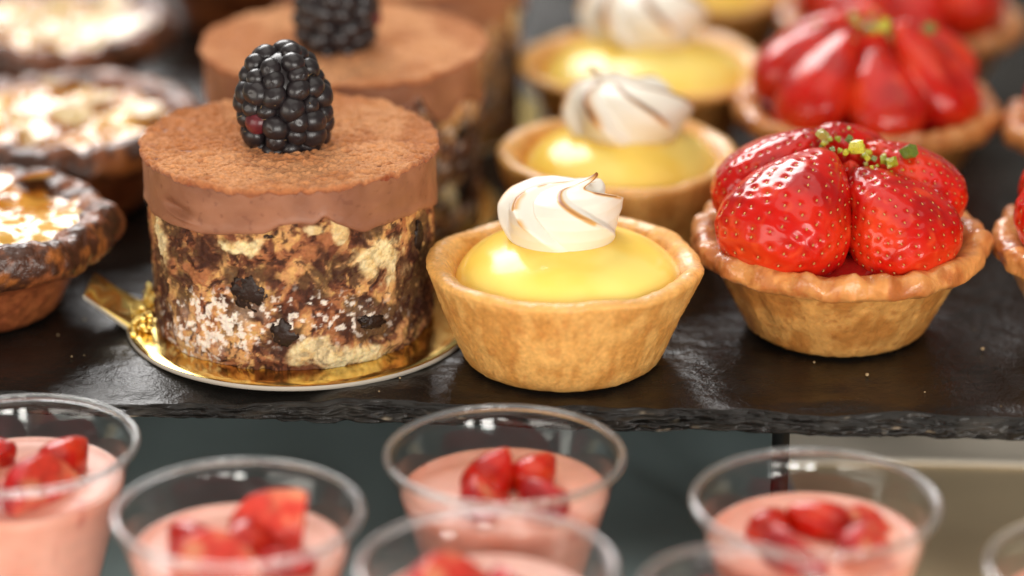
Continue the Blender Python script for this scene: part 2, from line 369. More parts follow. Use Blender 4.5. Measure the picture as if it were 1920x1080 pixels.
    edge = 1+.010*fbm(st(np.cos(al)*5, np.sin(al)*5, al*0), 4, seed)+.012*sst(.25, .6, vnoise(st(np.cos(al)*9, np.sin(al)*9, al*0), seed+3))
    rr = f*(R+.02)*edge[None]
    X, Y = np.sin(a2)*rr, -np.cos(a2)*rr
    Pt = st(X, Y, 0*X)
    lumps = .020*fbm(Pt*np.array([1.6, 3.4, 1]), 4, 60)+.045*fbm(Pt*np.array([4.5, 7, 1]), 2, 61)+.05*fbm(Pt*np.array([10, 13, 1]), 2, 62)+.05*sst(.93, 1, f)*sst(.2, .6, vnoise(Pt*1.3, 66))
    cracks = sst(.22, .32, np.abs(fbm(Pt*np.array([1.2, 4, 1]), 4, 63)))
    Zt = CH+.03+lumps+dz*(1+.5*vnoise(Pt*4, 64))-.012*cracks
    ct = mix(lin(206, 146, 100)+0*X[..., None], lin(184, 120, 76), sst(-.3, .35, fbm(Pt*1.1, 3, 65))); ct = mix(ct, lin(150, 84, 52), sst(nr-3, nr+2, np.arange(nr+4))[:, None]*.8+.35*cracks*sst(.2, .5, fbm(Pt*3, 2, 5)))
    n = nu*(nr+4)
    obj('cocoa_dusting', mesh_data('cocoa_dusting', np.vstack([st(X, Y, Zt).reshape(-1, 3), [[0, 0, CH+.03]]]), [grid(nr+4, nu)[:, ::-1], st(np.full(nu, n), i, j)], np.vstack([ct.reshape(-1, 3), [lin(185, 118, 80)]])), M['cocoa'], root)
    # chocolate lumps set in the wall
    if fine:
        lumps = [(482, 548, .36, .40), (548, 622, .32, .32), (712, 600, .34, .16), (398, 432, .26, .11), (798, 440, .18, .34), (520, 446, .2, .08)]
    else:
        lumps = [(rnd.uniform(300, 800), rnd.uniform(430, 640), rnd.uniform(.15, .38), rnd.uniform(.15, .35)) for _ in range(12)]
    for q, (pu, pv, a, b) in enumerate(lumps):
        sa = max(-.98, min(.98, (pu-545)/(R*96))); an = math.asin(sa); z = (690-100*(1-math.cos(an))-pv)/89
        D = sphere_dirs(34, 22); D = D*(1+.5*fbm(D*2.6+q*5, 4, q, .6))[..., None]
        me = mesh_data('chocolate_chunk', D.reshape(-1, 3)*np.array([a*.88, .085, b*.88]), grid(22, 34)[:, ::-1])
        obj('chocolate_chunk', me, M['choc'], root, (math.sin(an)*(R-.13), -math.cos(an)*(R-.13), z), (0, rnd.uniform(-.4, .4), an))
    return root
CAKE1 = (-4.34, -1.89, .13); CAKE2 = (-3.61, 4.61, .13); CAKE3 = (-2.6, 11.1, .13)
build_cake('chocolate mousse cake nearest the slate edge, with marbled crumb wall and gold board', CAKE1, 1)
build_cake('out of focus chocolate mousse cake directly behind the nearest mousse cake', CAKE2, 2, 3.0, False, .3)
build_cake('rearmost blurred chocolate mousse cake, cut by the top of the picture', CAKE3, 3, 2.9, False, 1.0)

def build_board(label, loc, tab, R=3.42, up=.62):
    root = thing('cake_board', label, 'cake board', loc, 0, 'gold cake boards')
    nu = 240; a = np.linspace(0, 2*math.pi, nu, endpoint=False)
    d = np.abs((a-tab+math.pi) % (2*math.pi)-math.pi)
    half = .60                              # half width of the pull tab
    # corner points of the tab
    ex, ey = np.cos(tab), np.sin(tab)
    pts = []
    for k in range(nu):
        if d[k] < math.asin(half/R): continue
        pts.append((a[k], R*math.cos(a[k]), R*math.sin(a[k])))
    s = math.asin(half/R)
    for da, rad in ((-s, None), (-s, 1), (s, 1), (s, None)):
        if rad is None: pts.append((tab+da, R*math.cos(tab+da), R*math.sin(tab+da)))
        else:
            L = R*math.cos(s)+.85; sg = half*(1 if da > 0 else -1)
            pts.append((tab+da*.99, L*ex-sg*ey, L*ey+sg*ex))
    pts.sort(key=lambda p: (p[0]-tab+math.pi) % (2*math.pi)); P = np.array([(x, y) for _, x, y in pts]); n = len(P)
    def lift(Q): 
        u = np.maximum(Q@np.array([ex, ey])-R*.985, 0)*(np.abs(Q@np.array([-ey, ex])) < half*1.02); return up*u*u/(u+.12)
    rings = [np.column_stack([P*f, z+lift(P*f)]) for f, z in ((.02, .062), (.5, .062), (.7, .062), (.76, .062), (.82, .062), (.88, .062), (.94, .062), (.985, .058), (1, .035))]
    obj('gold_face', mesh_data('gold_face', np.vstack(rings), grid(len(rings), n)), M['gold'], root)
    rings = [np.column_stack([P*f, z+lift(P*min(f, 1))]) for f, z in ((1.001, .034), (1.004, .0), (1.002, -.055), (.98, -.062), (.94, -.062), (.88, -.062), (.82, -.062), (.76, -.062), (.7, -.062), (.02, -.062))]
    obj('card_edge', mesh_data('card_edge', np.vstack(rings), grid(len(rings), n)), M['card'], root)
    rnd = random.Random(4); Vs, Fs = [], []; D = sphere_dirs(10, 7).reshape(-1, 3); b = 0
    for q in range(46):                     # embossed beads by the tab
        an = tab+rnd.uniform(-.26, .34); r = R-.05-rnd.random()*.42; rad = rnd.uniform(.05, .10)
        Vs.append(D*rad+np.array([r*math.cos(an), r*math.sin(an),   .07+rnd.random()*.32*(r < R-.12)])); Fs.append(grid(7, 10)[:, ::-1]+b); b += len(D)
    obj('embossed_beads', mesh_data('embossed_beads', np.vstack(Vs), Fs), M['gold'], root, kind='stuff')
    return root
build_board('shiny gold cake board with lifted pull tab under the nearest mousse cake', (-4.22, -1.93, .067), R_(177), up=.9)
build_board('mostly hidden gold board under the second mousse cake', (-3.55, 4.65, .067), R_(176), 3.3)
build_board('hardly visible gold board under the rearmost mousse cake', (-2.57, 11.15, .067), R_(176), 3.3)

# ------------------------------------------------------------------ blackberries
def drupelet_mesh(seed, c):
    D = sphere_dirs(20, 13); p = 1+.05*fbm(D*1.3+seed, 2, seed); V = D*p[..., None]
    V[..., 2] *= .92; V[..., 2] -= .10*np.exp(-((V[..., 0]-.25)**2+(V[..., 1]-.1)**2)/.03)*(V[..., 2] > 0)     # little dimple at the style scar
    return mesh_data('drupelet', V.reshape(-1, 3)*.262, grid(13, 20), np.tile(c, (13*20, 1)))
DR = [drupelet_mesh(s, lin(33, 27, 29)) for s in (1, 2, 3, 4)]; DRED = drupelet_mesh(7, lin(96, 30, 38))
def build_blackberry(label, loc, tilt, rz):
    root = thing('blackberry', label, 'blackberry', loc, 0, 'blackberries on the mousse cakes')
    rnd = random.Random(11)
    hs = [0, .1, .3, .55, .95, 1.34, 1.68, 1.92, 2.04]; rs = [.32, .52, .66, .73, .74, .68, .55, .36, .04]
    rot = Euler((tilt[0], tilt[1], rz)).to_matrix()
    D = sphere_dirs(20, 14); 
    hh = (D[..., 2]*.5+.5)*2.0; rr = np.interp(hh, hs, rs)*.95/np.maximum(np.hypot(D[..., 0], D[..., 1]), 1e-6)
    V = st(D[..., 0]*rr, D[..., 1]*rr, hh+.02).reshape(-1, 3); V = V@np.array(rot).T
    core = obj('core', mesh_data('core', V, grid(14, 20), np.tile(lin(25, 15, 18), (len(V), 1))), M['berry'], root)
    rows = [.14, .44, .75, 1.06, 1.36, 1.62, 1.83, 1.95]; cnt = [9, 10, 11, 11, 10, 8, 6, 2]
    first = True
    for ri, (h, n) in enumerate(zip(rows, cnt)):
        r = np.interp(h, hs, rs); sl = (np.interp(h+.1, hs, rs)-np.interp(h-.1, hs, rs))/.2
        for q in range(n):
            a = 2*math.pi*(q+.5*(ri % 2)+rnd.uniform(-.2, .2))/n+.2*ri; z = h+rnd.uniform(-.05, .05)
            p = Vector((r*math.cos(a), r*math.sin(a), z)); nn = Vector((math.cos(a), math.sin(a), -sl*.8)).normalized()
            sc_ = rnd.uniform(.82, 1.16); red = (ri == 2 and abs((a-R_(222)+math.pi) % (2*math.pi)-math.pi) < .27)
            me = DRED if red else DR[rnd.randrange(4)]
            o = obj('drupelet', me, M['berry'], root, rot@p, (0, 0, 0), (sc_*rnd.uniform(.94, 1.1), sc_*rnd.uniform(.88, 1.0), sc_*.98))
            o.rotation_euler = ((rot@nn).to_track_quat('Z', 'Y').to_matrix() @ Matrix.Rotation(rnd.uniform(0, 6.28), 3, 'Z')).to_euler()
            if red: o['label'] = 'unripe dark red drupelet'
    Vs, Fs, b = [], [], 0                   # dried styles between the drupelets
    for q in range(26):
        h = rnd.uniform(.3, 1.9); a = rnd.uniform(0, 6.28); r = np.interp(h, hs, rs)+.19
        p0 = np.array([r*math.cos(a), r*math.sin(a), h]); dd = np.array([math.cos(a)*.5+rnd.uniform(-.6, .6), math.sin(a)*.5+rnd.uniform(-.6, .6), rnd.uniform(-.2, .8)])*.13
        sd = np.cross(dd, [0, 0, 1.]); sd = sd/np.linalg.norm(sd)*.009; u2 = np.array([0, 0, .009])
        Vs += [p0+sd, p0-sd, p0+u2, p0+dd]; Fs += [(b, b+1, b+3), (b+1, b+2, b+3), (b+2, b, b+3)]; b += 4
    V = np.array(Vs)@np.array(rot).T
    obj('styles', mesh_data('styles', V, np.array(Fs)), M['thread'], root, kind='stuff')
    return root
CT = CH+.13+.02
b1 = build_blackberry('sharp glossy blackberry with one reddish drupelet on the nearest mousse cake', (-4.33, -1.98, CT-.10), (.02, -.10), .1); b1.scale = (1, 1, .95)
b2 = copy_tree(b1); b2.location = (-3.80*S, 4.35*S, (CT-.06)*S); b2.rotation_euler = (.0, .03, 2.3); b2['label'] = 'blurred blackberry on the second mousse cake, its top cut off by the picture edge'

# ------------------------------------------------------------------ tart shells
def shell(name, prof, nu, np_, m, root, rim_fn, col_fn, seed):
    """prof: (r, z) from the underside centre out, over the rim and down inside"""
    p = resample(prof, np_, 2); a = np.linspace(0, 2*math.pi, nu, endpoint=False)[None]
    r, z = p[:, :1]+0*a, p[:, 1:]+0*a; s = np.linspace(0, 1, np_)[:, None]+0*a
    r, z = rim_fn(r, z, a+0*r, s)
    P = st(np.cos(a)*r, np.sin(a)*r, z)
    P[..., 2] = np.maximum(P[..., 2], 0.0)
    c = col_fn(P, r, z, a+0*r, s)
    return obj(name, mesh_data(name, P.reshape(-1, 3), grid(np_, nu), c), m, root)

def meringue_mesh(seed, n=5, kt=1.75, nu=300, nt=150, tip=(.80, .15), rot0=0.0, burn=1.0, gate=-.35, low=.0):
    t = np.linspace(0, 1, nt)[:, None]; a = np.linspace(0, 2*math.pi, nu, endpoint=False)[None]
    ts = [0, .06, .16, .28, .40, .52, .64, .74, .82, .89, .95, 1]
    rs = [.84, .95, 1.10, 1.20, 1.23, 1.14, .96, .74, .48, .24, .11, .02]
    zs = [0, .06, .22, .44, .68, .90, 1.06, 1.15, 1.20, 1.26, 1.36, 1.48]
    ker = lambda y: np.interp(t, ts, y)
    r0, z0 = ker(rs), ker(zs)
    for _ in range(6): 
        r0[1:-1] = (r0[:-2]+2*r0[1:-1]+r0[2:])/4; z0[1:-1] = (z0[:-2]+2*z0[1:-1]+z0[2:])/4
    ph = (n*(a+rot0+kt*t+.12*vnoise(st(np.cos(a)+0*t, np.sin(a)+0*t, t*2+0*a), seed)))/(2*math.pi); s = ph-np.floor(ph); lobe = np.floor(ph) % n
    ridge = np.where(s < .78, (s/.78)**1.4, 1-sst(.78, 1, s)); ridge = ridge*.92+.08*np.sin(s*math.pi)
    wob = .8+.4*_h(lobe.astype(int), lobe.astype(int)*0, lobe.astype(int)*0, seed)
    amp = .29*sst(low*.4, low+.40, t)*(.75+.25*np.sin(t*math.pi))*(1-sst(.88, 1, t))*wob
    r = r0*(1-amp*.55+amp*ridge)*(1+.03*fbm(st(np.cos(a)*1.2+0*t, np.sin(a)*1.2+0*t, t*2+0*a), 3, seed+2))
    z = z0+.10*amp*ridge*np.sin(t*math.pi)*2
    sh = .28*sst(.45, .85, t)+.72*sst(.84, 1, t)
    X = np.cos(a)*r+tip[0]*sh; Y = np.sin(a)*r+tip[1]*sh
    P = st(X, Y, z+0*a)
    nz = fbm(P*2.2, 3, seed+5); crest = np.exp(-((s-.77)/.075)**2)
    hot = burn*(crest*sst(.26, .55, t)*sst(gate, gate+.6, nz+.15)*1.0+.42*sst(.55, .85, t)*sst(-.2, .5, nz)*ridge+1.2*sst(.93, 1, t))
    c = mix(lin(228, 221, 207)+0*X[..., None], lin(214, 164, 92), sst(.12, .55, hot)); c = mix(c, lin(148, 84, 34), sst(.45, .95, hot)); c = mix(c, lin(70, 36, 18), sst(.95, 1.25, hot+.3*fbm(P*9, 2, 3)))
    return mesh_data('meringue', P.reshape(-1, 3), grid(nt, nu), c.reshape(-1, 3))

def build_lemon(label, loc, seed, rz=0, R=2.66, H=2.05, mer=None, fine=True):
    root = thing('lemon_tart', label, 'lemon tart', loc, rz, 'lemon meringue tarts')
    nu, npf = (360, 170) if fine else (160, 80)
    prof = [(.01, 0), (1.0, 0), (1.72, 0), (1.92, .10), (2.10, .55), (2.32, 1.10), (2.50, 1.58), (R-.02, H-.12), (R, H-.04), (R-.12, H+.03), (R-.30, H+.01), (R-.46, H-.12), (R-.60, H-.38), (R-.68, H-.68), (1.6, H-.78), (.01, H-.78)]
    def rim(r, z, a, s):
        k = sst(.6, H, z)
        c = st(np.cos(a), np.sin(a), 0*a)
        r = r*(1+k*(.034*fbm(c*1.5+seed, 2, seed)+.006*fbm(c*5+seed, 2, seed+1)))
        P = st(np.cos(a)*r, np.sin(a)*r, z)
        r = r+.018*fbm(P*4, 3, seed+2)+.020*fbm(P*np.array([11, 11, 6]), 3, seed+3)
        z = z+k*(.13*fbm(c*1.6+9+seed, 2, seed+5)+.02*fbm(c*5, 2, seed+6)+.012*fbm(P*12, 2, 8))
        if seed == 1:                       # broken notch with loose crumbs towards the strawberry tart
            d = ((a-R_(-8)+math.pi) % (2*math.pi)-math.pi)/.16
            r = r+.08*np.exp(-d*d)*k; z = z-.10*np.exp(-((d-1.0)/1.2)**2)*k
        return r, z
    def cf(P, r, z, a, s):
        n = fbm(P*np.array([3, 3, 1.2]), 4, seed+9); sp = fbm(P*np.array([7, 7, 3.5]), 3, seed+10)
        c = mix(lin(224, 170, 94)+0*P, lin(204, 144, 70), sst(-.25, .35, n)); c = mix(c, lin(184, 110, 44), sst(.15, .5, sp)*.35)
        c = mix(c, lin(240, 182, 100), sst(H-.25, H, z)*.6*(s < .62)); c = mix(c, lin(214, 142, 60), sst(.62, .75, s)*.7)
        return np.concatenate([c, (sst(.50, .60, s)*sst(-.35, .1, fbm(P*1.5, 2, seed+60)))[..., None]], -1)
    shell('crust', prof, nu, npf, M['crust'], root, rim, cf, seed)
    # thin glaze shine lies on rim and curd; curd is a low wobbling dome
    nr = 90 if fine else 40; f = np.linspace(.004, 1, nr)[:, None]; a = np.linspace(0, 2*math.pi, nu, endpoint=False)[None]
    edge = (R-.46)*(1+.03*fbm(st(np.cos(a)*1.2+seed, np.sin(a)*1.2, 0*a), 2, seed+20))
    r = f*edge; X = np.cos(a)*r+.10; Y = np.sin(a)*r-.03
    Z = H-.40+.82*np.power(np.clip(1-f**3.0, 0, 1), .66)+.03*fbm(st(X*.7, Y*.7, 0*X), 2, seed+22)
    cc = mix(lin(255, 226, 124)+0*X[..., None], lin(255, 215, 96), sst(-.4, .4, fbm(st(X, Y, 0*X)*.8, 3, seed+25)))
    me = mesh_data('lemon_curd', st(X, Y, Z).reshape(-1, 3), grid(nr, nu)[:, ::-1], cc.reshape(-1, 3))
    obj('lemon_curd', me, M['curd'], root)
    m, ml, ms, mr = mer
    obj('meringue', m, M['meringue'], root, ml, mr, ms)
    return root
MER1 = meringue_mesh(1, 5, 2.5, rot0=.95, tip=(.72, .1), low=.12, burn=.76, nu=420, nt=220)
MER2 = meringue_mesh(5, 6, 1.3, 150, 80, tip=(-.75, .35), rot0=.2, burn=1.35, gate=-.9)
build_lemon('lemon tart with toasted meringue at the slate front, beside the nearest mousse cake', (.98, -3.66, 0), 1,
            mer=(MER1, (-.04, .30, 2.22), (.94, .94, .97), (0, 0, 0)))
build_lemon('second lemon tart, meringue peak leaning, just behind the foremost lemon tart', (2.25, 2.72, 0), 2, .4, 2.56,
            mer=(MER2, (.30, .25, 2.15), (1.05, 1.05, 1.05), (0, 0, -.4)), fine=False)
build_lemon('third lemon tart, strongly blurred, behind the leaning meringue peak', (3.0, 8.9, 0), 3, 0, 2.9,
            mer=(MER2, (.05, 1.0, 2.15), (1.1, 1.1, 1.15), (0, 0, -1.2)), fine=False)
build_lemon('farthest lemon tart, a yellow blur at the top of the picture', (4.4, 15.6, 0), 4, 2.0, 2.7,
            mer=(MER2, (-.2, .2, 2.15), (1, 1, 1.2), (0, 0, 2.4)), fine=False)

# ------------------------------------------------------------------ strawberries
SS = [0, .03, .10, .22, .36, .50, .64, .77, .88, .955, 1]
WW = [.0, .42, .74, .95, 1.0, .94, .80, .61, .40, .23, 0]
def strawberry_meshes(seed, nu=130, nt=120, seeds=True, cols=((198, 22, 10), (166, 10, 8), (222, 66, 24))):
    """a berry along +Z, length 1, widest radius .42, with a dimple under every seed"""
    t = np.linspace(0, 1, nt)[:, None]; tt = .5-.5*np.cos(t*math.pi); a = np.linspace(0, 2*math.pi, nu, endpoint=False)[None]
    wv = np.interp(tt, SS, WW)
    for _ in range(3): wv[1:-1] = (wv[:-2]+2*wv[1:-1]+wv[2:])/4
    def surf(tq, aq, wq):
        r = .42*wq*(1+.03*np.cos(3*aq+seed*2.1))/np.power(np.abs(np.cos(aq))**2.35+np.abs(np.sin(aq))**2.35, 1/2.35)
        return st(np.cos(aq)*r, np.sin(aq)*r, tq+0*aq)
    P = surf(tt, a, wv)
    P = P*(1+.03*fbm(P*3+seed, 2, seed))[..., None]
    sd = []; rows = 15; rnd = random.Random(seed)
    for i in range(rows):
        s = .06+.90*i/(rows-1); wq = np.interp(s, tt[:, 0], wv[:, 0]); n = max(3, int(round(19*wq+2)))
        for k in range(n):
            aa = 2*math.pi*(k+.5*(i % 2)+rnd.uniform(-.16, .16))/n; sq = s+rnd.uniform(-.012, .012); sd.append((sq, aa))
    q = np.array(sd); wq = np.interp(q[:, 0], tt[:, 0], wv[:, 0]); Q = surf(q[:, 0], q[:, 1], wq); Q = Q*(1+.03*fbm(Q*3+seed, 2, seed))[..., None]
    V = P.reshape(-1, 3); near = np.full(len(V), 9.)
    for p in Q: near = np.minimum(near, ((V-p)**2).sum(1))
    near = np.sqrt(near)
    cen = st(0*V[:, 0], 0*V[:, 0], np.clip(V[:, 2], .25, .8)); nn = V-cen; nn = nn/np.maximum(np.linalg.norm(nn, axis=1, keepdims=True), 1e-6)
    dep = .016*np.exp(-(near/.021)**2)
    base, deep, lite = lin(*cols[0]), lin(*cols[1]), lin(*cols[2])
    c = mix(base+0*V, deep, sst(-.3, .4, fbm(V*5+seed, 3, seed+4))); c = mix(c, lite, .6*sst(.05, .5, fbm(V*2.6+seed*2, 2, seed+6))); c = mix(c, lite, .55*sst(.25, .0, V[:, 2])); c = mix(c, lin(232, 92, 44), .35*sst(.2, .5, fbm(V*np.array([14, 14, 4])+seed, 3, seed+8))); c = mix(c, lin(140, 14, 12), .5*np.exp(-(near/.018)**2))
    me = mesh_data('strawberry', V*1.0-nn*dep[:, None], grid(nt, nu)[:, ::-1], c)
    Vs, Fs, b = [], [], 0; D = sphere_dirs(8, 6).reshape(-1, 3)
    for p in Q:
        n_ = p-np.array([0, 0, np.clip(p[2], .25, .8)]); n_ = n_/np.linalg.norm(n_); ax = np.array([0, 0, 1.])-n_*n_[2]; ax = ax/np.linalg.norm(ax); bx = np.cross(n_, ax)
        L = D*np.array([.0064, .0112, .005]); Vs.append((p-n_*.0105)+L[:, :1]*bx+L[:, 1:2]*ax+L[:, 2:]*n_); Fs.append(grid(6, 8)[:, ::-1]+b); b += len(D)
    ms = mesh_data('seeds', np.vstack(Vs), Fs)
    return me, ms
SB = [strawberry_meshes(3), strawberry_meshes(8)]
SBL = [strawberry_meshes(3, 60, 50), strawberry_meshes(8, 60, 50)]
def place_berry(root, base, tip, width, flat, roll, variant, lst, name='strawberry_half'):
    me, ms = lst[variant]; b, t = Vector(base), Vector(tip); d = t-b; L = d.length
    zax = d.normalized(); yref = Vector((b.x, b.y, 0)); yref = (yref-zax*yref.dot(zax)).normalized() if yref.length > .05 else Vector((0, -1, 0))
    xax = yref.cross(zax).normalized(); yax = zax.cross(xax)
    m3 = Matrix((xax, yax, zax)).transposed()
    o = bpy.data.objects.new(name, me); col.objects.link(o); o.parent = root
    if not me.materials: me.materials.append(M['straw'])
    o.rotation_euler = m3.to_euler(); o.location = b*S; o.scale = (width/.84, width*flat/.84, L)
    s = bpy.data.objects.new('seeds', ms); col.objects.link(s); s.parent = o; s['kind'] = 'stuff'
    if not ms.materials: ms.materials.append(M['seed'])
    return o
def crumb_mesh(seed, c):
    rnd = np.random.RandomState(seed); D = sphere_dirs(6, 5); D = D*(1+.5*vnoise(D*2.3+seed*3, seed))[..., None]
    D[..., 2] *= .75; D = np.clip(D, -.6, .66); D = D+.10*vnoise(D*3+seed, seed)[..., None]
    return mesh_data('pistachio_piece', D.reshape(-1, 3), grid(5, 6)[:, ::-1], np.tile(c, (30, 1)), smooth=False)
PIS = [crumb_mesh(1, lin(150, 156, 44)), crumb_mesh(2, lin(96, 112, 34)), crumb_mesh(4, lin(158, 148, 74)), crumb_mesh(3, lin(186, 184, 54))]

BERRIES2 = [
    ((-1.9, -1.55, 1.85), (-.55, -.2, 3.75), 1.8, .7, 0), ((.1, -2.2, 1.8), (.05, -.45, 3.45), 1.75, .7, 1), ((1.95, -1.35, 1.8), (.5, -.3, 3.95), 1.85, .7, 0),
    ((-2.3, .5, 2.0), (-.7, .4, 3.7), 2.0, .8, 1), ((2.2, .7, 2.0), (.7, .5, 3.7), 2.0, .8, 1), ((0, 2.1, 2.0), (.1, .6, 4.1), 2.2, .8, 0), ((-1.5, 1.8, 2.0), (-.4, .6, 3.9), 1.9, .8, 0), ((0, .1, 2.2), (.1, -.05, 3.95), 1.4, .9, 1)]
BERRIES1 = [  # base, tip, width, flat, variant   (tart-local)
    ((-1.76, -1.86, 1.78), (-.28, -.25, 3.80), 2.75, .80, 0),
    ((1.62, -1.80, 1.72), (.25, -.35, 3.45), 2.35, .80, 1),
    ((-2.3, .30, 2.15), (-.35, .45, 3.90), 2.2, .8, 1),
    ((2.25, .15, 2.05), (.55, .55, 3.65), 2.2, .8, 0),
    ((.55, 2.1, 1.8), (-.20, .55, 3.98), 2.2, .8, 1),
    ((-1.4, 1.9, 1.8), (-.25, .55, 3.85), 2.0, .8, 0),
    ((.35, .15, 1.7), (.15, -.12, 3.52), 1.3, .9, 0),
]
def build_strawberry_tart(label, loc, seed, rz, R=2.96, H=2.12, fine=True, berries=BERRIES1, name_group='strawberry tarts'):
    root = thing('strawberry_tart', label, 'strawberry tart', loc, rz, name_group)
    nu, npf = (420, 150) if fine else (200, 80)
    nf = 21
    prof = [(.01, .02), (1.0, .0), (1.60, .0), (1.76, .08), (1.95, .45), (2.20, .98), (2.44, 1.45), (2.52, 1.58), (2.76, 1.62), (R-.02, 1.74), (R, 1.90), (R-.10, H-.03), (R-.32, H), (R-.55, H-.12), (R-.7, H-.4), (1.8, H-.7), (.01, H-.7)]
    ph0 = [random.Random(seed*13+q).uniform(-.25, .25) for q in range(nf)]
    def rim(r, z, a, s):
        k = sst(1.45, 1.8, z)*sst(1.9, 2.6, r)
        c = st(np.cos(a), np.sin(a), 0*a); wv = a*nf/(2*math.pi)+.35*fbm(c*2.2+seed, 2, seed)
        fr = np.abs(wv-np.floor(wv)-.5)*2; scal = .5+.5*np.cos(fr*math.pi); lob = _h(np.floor(wv).astype(int), np.zeros(a.shape, int), np.zeros(a.shape, int), seed)
        r = r+k*(.07*scal-.05+.10*(lob-.5)*scal+.05*fbm(c*1.7+4+seed, 2, seed+3))
        z = z+k*(.07*scal*sst(1.7, 2.0, z)+.10*(lob-.5)*scal+.10*fbm(c*1.5+seed, 2, seed+7)-.03)
        r = r+(1-k)*.035*scal*sst(.2, 1, z)*(r > 1.5)
        P = st(np.cos(a)*r, np.sin(a)*r, z)
        r = r+.022*fbm(P*4, 3, seed+2)+.022*fbm(P*np.array([11, 11, 7]), 3, seed+3); r = r+k*.06*fbm(P*np.array([2.2, 2.2, 3]), 3, seed+41); z = z+k*(.03*fbm(P*6, 2, seed+4)+.09*fbm(P*2.2, 2, seed+42))+.03*(z < .12)*sst(0, .5, fbm(P*2.2, 2, seed+30))
        return r, z
    def cf(P, r, z, a, s):
        n = fbm(P*np.array([2.4, 2.4, 1.6]), 4, seed+9); sp = fbm(P*7, 3, seed+10)
        c = mix(lin(198, 144, 78)+0*P, lin(172, 114, 54), sst(-.25, .35, n)); c = mix(c, lin(146, 86, 38), sst(.2, .5, sp)*.5)
        lip = sst(1.5, 1.75, z)*sst(2.2, 2.7, r)
        c = mix(c, mix(lin(210, 144, 80)+0*P, lin(176, 102, 50), sst(-.2, .4, n+.3*sp)), lip)
        c = mix(c, lin(150, 50, 24), sst(.66, .80, s)*.7)
        return np.concatenate([c, (lip*sst(-.4, .15, fbm(P*1.3, 2, seed+60)))[..., None]], -1)
    shell('crust', prof, nu, npf, M['glazed'], root, rim, cf, seed)
    nr = 30; nug = 160; f = np.linspace(.004, 1, nr)[:, None]; a = np.linspace(0, 2*math.pi, nug, endpoint=False)[None]
    rr = f*(R-.50)*(1+.05*fbm(st(np.cos(a)*2, np.sin(a)*2, 0*a), 3, seed)); X, Y = np.cos(a)*rr, np.sin(a)*rr
    Z = H-.10-.14*f**6+.06*fbm(st(X*1.2, Y*1.2, 0*X), 3, seed+1)
    obj('glaze', mesh_data('glaze', st(X, Y, Z).reshape(-1, 3), grid(nr, nug)[:, ::-1]), M['glaze'], root)
    rnd = random.Random(seed)
    for (b, t, wd, fl, va) in berries: place_berry(root, b, t, wd, fl, 0, va, SB if fine else SBL)
    if berries:
        big = [(.22, -.42, 3.92, .23, 3), (.92, -.42, 3.60, .16, 0), (1.25, -.15, 3.72, .22, 1), (-.42, -.12, 4.06, .17, 2), (.50, -.50, 3.40, .085, 2), (.68, -.58, 3.32, .085, 0), (.86, -.62, 3.26, .075, 2), (1.02, -.66, 3.24, .08, 0), (.6, -.2, 3.60, .09, 1), (.78, -.22, 3.58, .10, 0), (-.25, -.42, 3.86, .09, 1), (-.1, -.42, 3.84, .08, 0), (.02, -.42, 3.80, .09, 3), (.12, .1, 4.12, .06, 2), (-.62, -.45, 3.62, .10, 1), (-.48, -.50, 3.66, .07, 2), (-1.15, .35, 3.80, .08, 0), (.42, -.38, 3.55, .07, 2)]
        big += [(rnd.uniform(-.6, 1.3), rnd.uniform(-.55, .1), 0, rnd.uniform(.05, .10), rnd.randrange(4)) for _ in range(24)]
        big = [(x, y, z if z else 3.98-.36*abs(x)-(.5*max(0, -.3-y))-.15*(x > .3), r, va) for x, y, z, r, va in big]
        for (x, y, z, r, va) in big:
            o = obj('pistachio_piece', PIS[va], M['pistachio'], root, (x, y, z), (rnd.uniform(0, 6), rnd.uniform(0, 6), rnd.uniform(0, 6)), (r, r*rnd.uniform(.7, 1.2), r))
    return root
build_strawberry_tart('sharp strawberry tart with glazed halves and pistachio crumbs at the slate front', (6.43, -2.08, 0), 1, 0)
build_strawberry_tart('blurred strawberry tart standing behind the sharp strawberry tart', (7.85, 6.0, 0), 2, .1, fine=False, berries=BERRIES2)
build_strawberry_tart('farthest strawberry tart, half cut off by the top of the picture', (9.4, 12.8, 0), 3, -1.0, fine=False, berries=BERRIES2)
build_strawberry_tart('golden crimped tart cut off by the picture edge, level with the sharp strawberry tart', (12.22, -2.35, 0), 4, 2.1, R=2.8, fine=True)
build_strawberry_tart('blurred crimped tart at the picture edge, beside the second strawberry tart', (13.6, 4.5, 0), 5, 1.3, fine=False)

# ------------------------------------------------------------------ almond tarts
def almond_mesh(seed):
    nr, nu = 10, 28; f = np.linspace(.01, 1, nr)[:, None]; a = np.linspace(0, 2*math.pi, nu, endpoint=False)[None]
    X = f*np.cos(a)*(1+.18*np.cos(a)); Y = f*np.sin(a)*.62; Z = .18*(X*.8)**2*(1 if seed % 2 else -1)+.06*fbm(st(X, Y, 0*X)*2+seed, 2, seed)
    top = st(X, Y, Z+.035).reshape(-1, 3); bot = st(X, Y, Z-.035).reshape(-1, 3); n = len(top)
    i = (nr-1)*nu+np.arange(nu); j = (nr-1)*nu+(np.arange(nu)+1) % nu
    c = mix(lin(222, 192, 134)+0*top, lin(180, 112, 48), sst(.82, 1.0, np.repeat(f, nu, 1).ravel()))
    return mesh_data('almond_flake', np.vstack([top, bot]), [grid(nr, nu)[:, ::-1], grid(nr, nu, True, n), st(i, j, j+n, i+n)[:, ::-1]], np.vstack([c, c]))
ALM = [almond_mesh(s) for s in (1, 2, 3)]
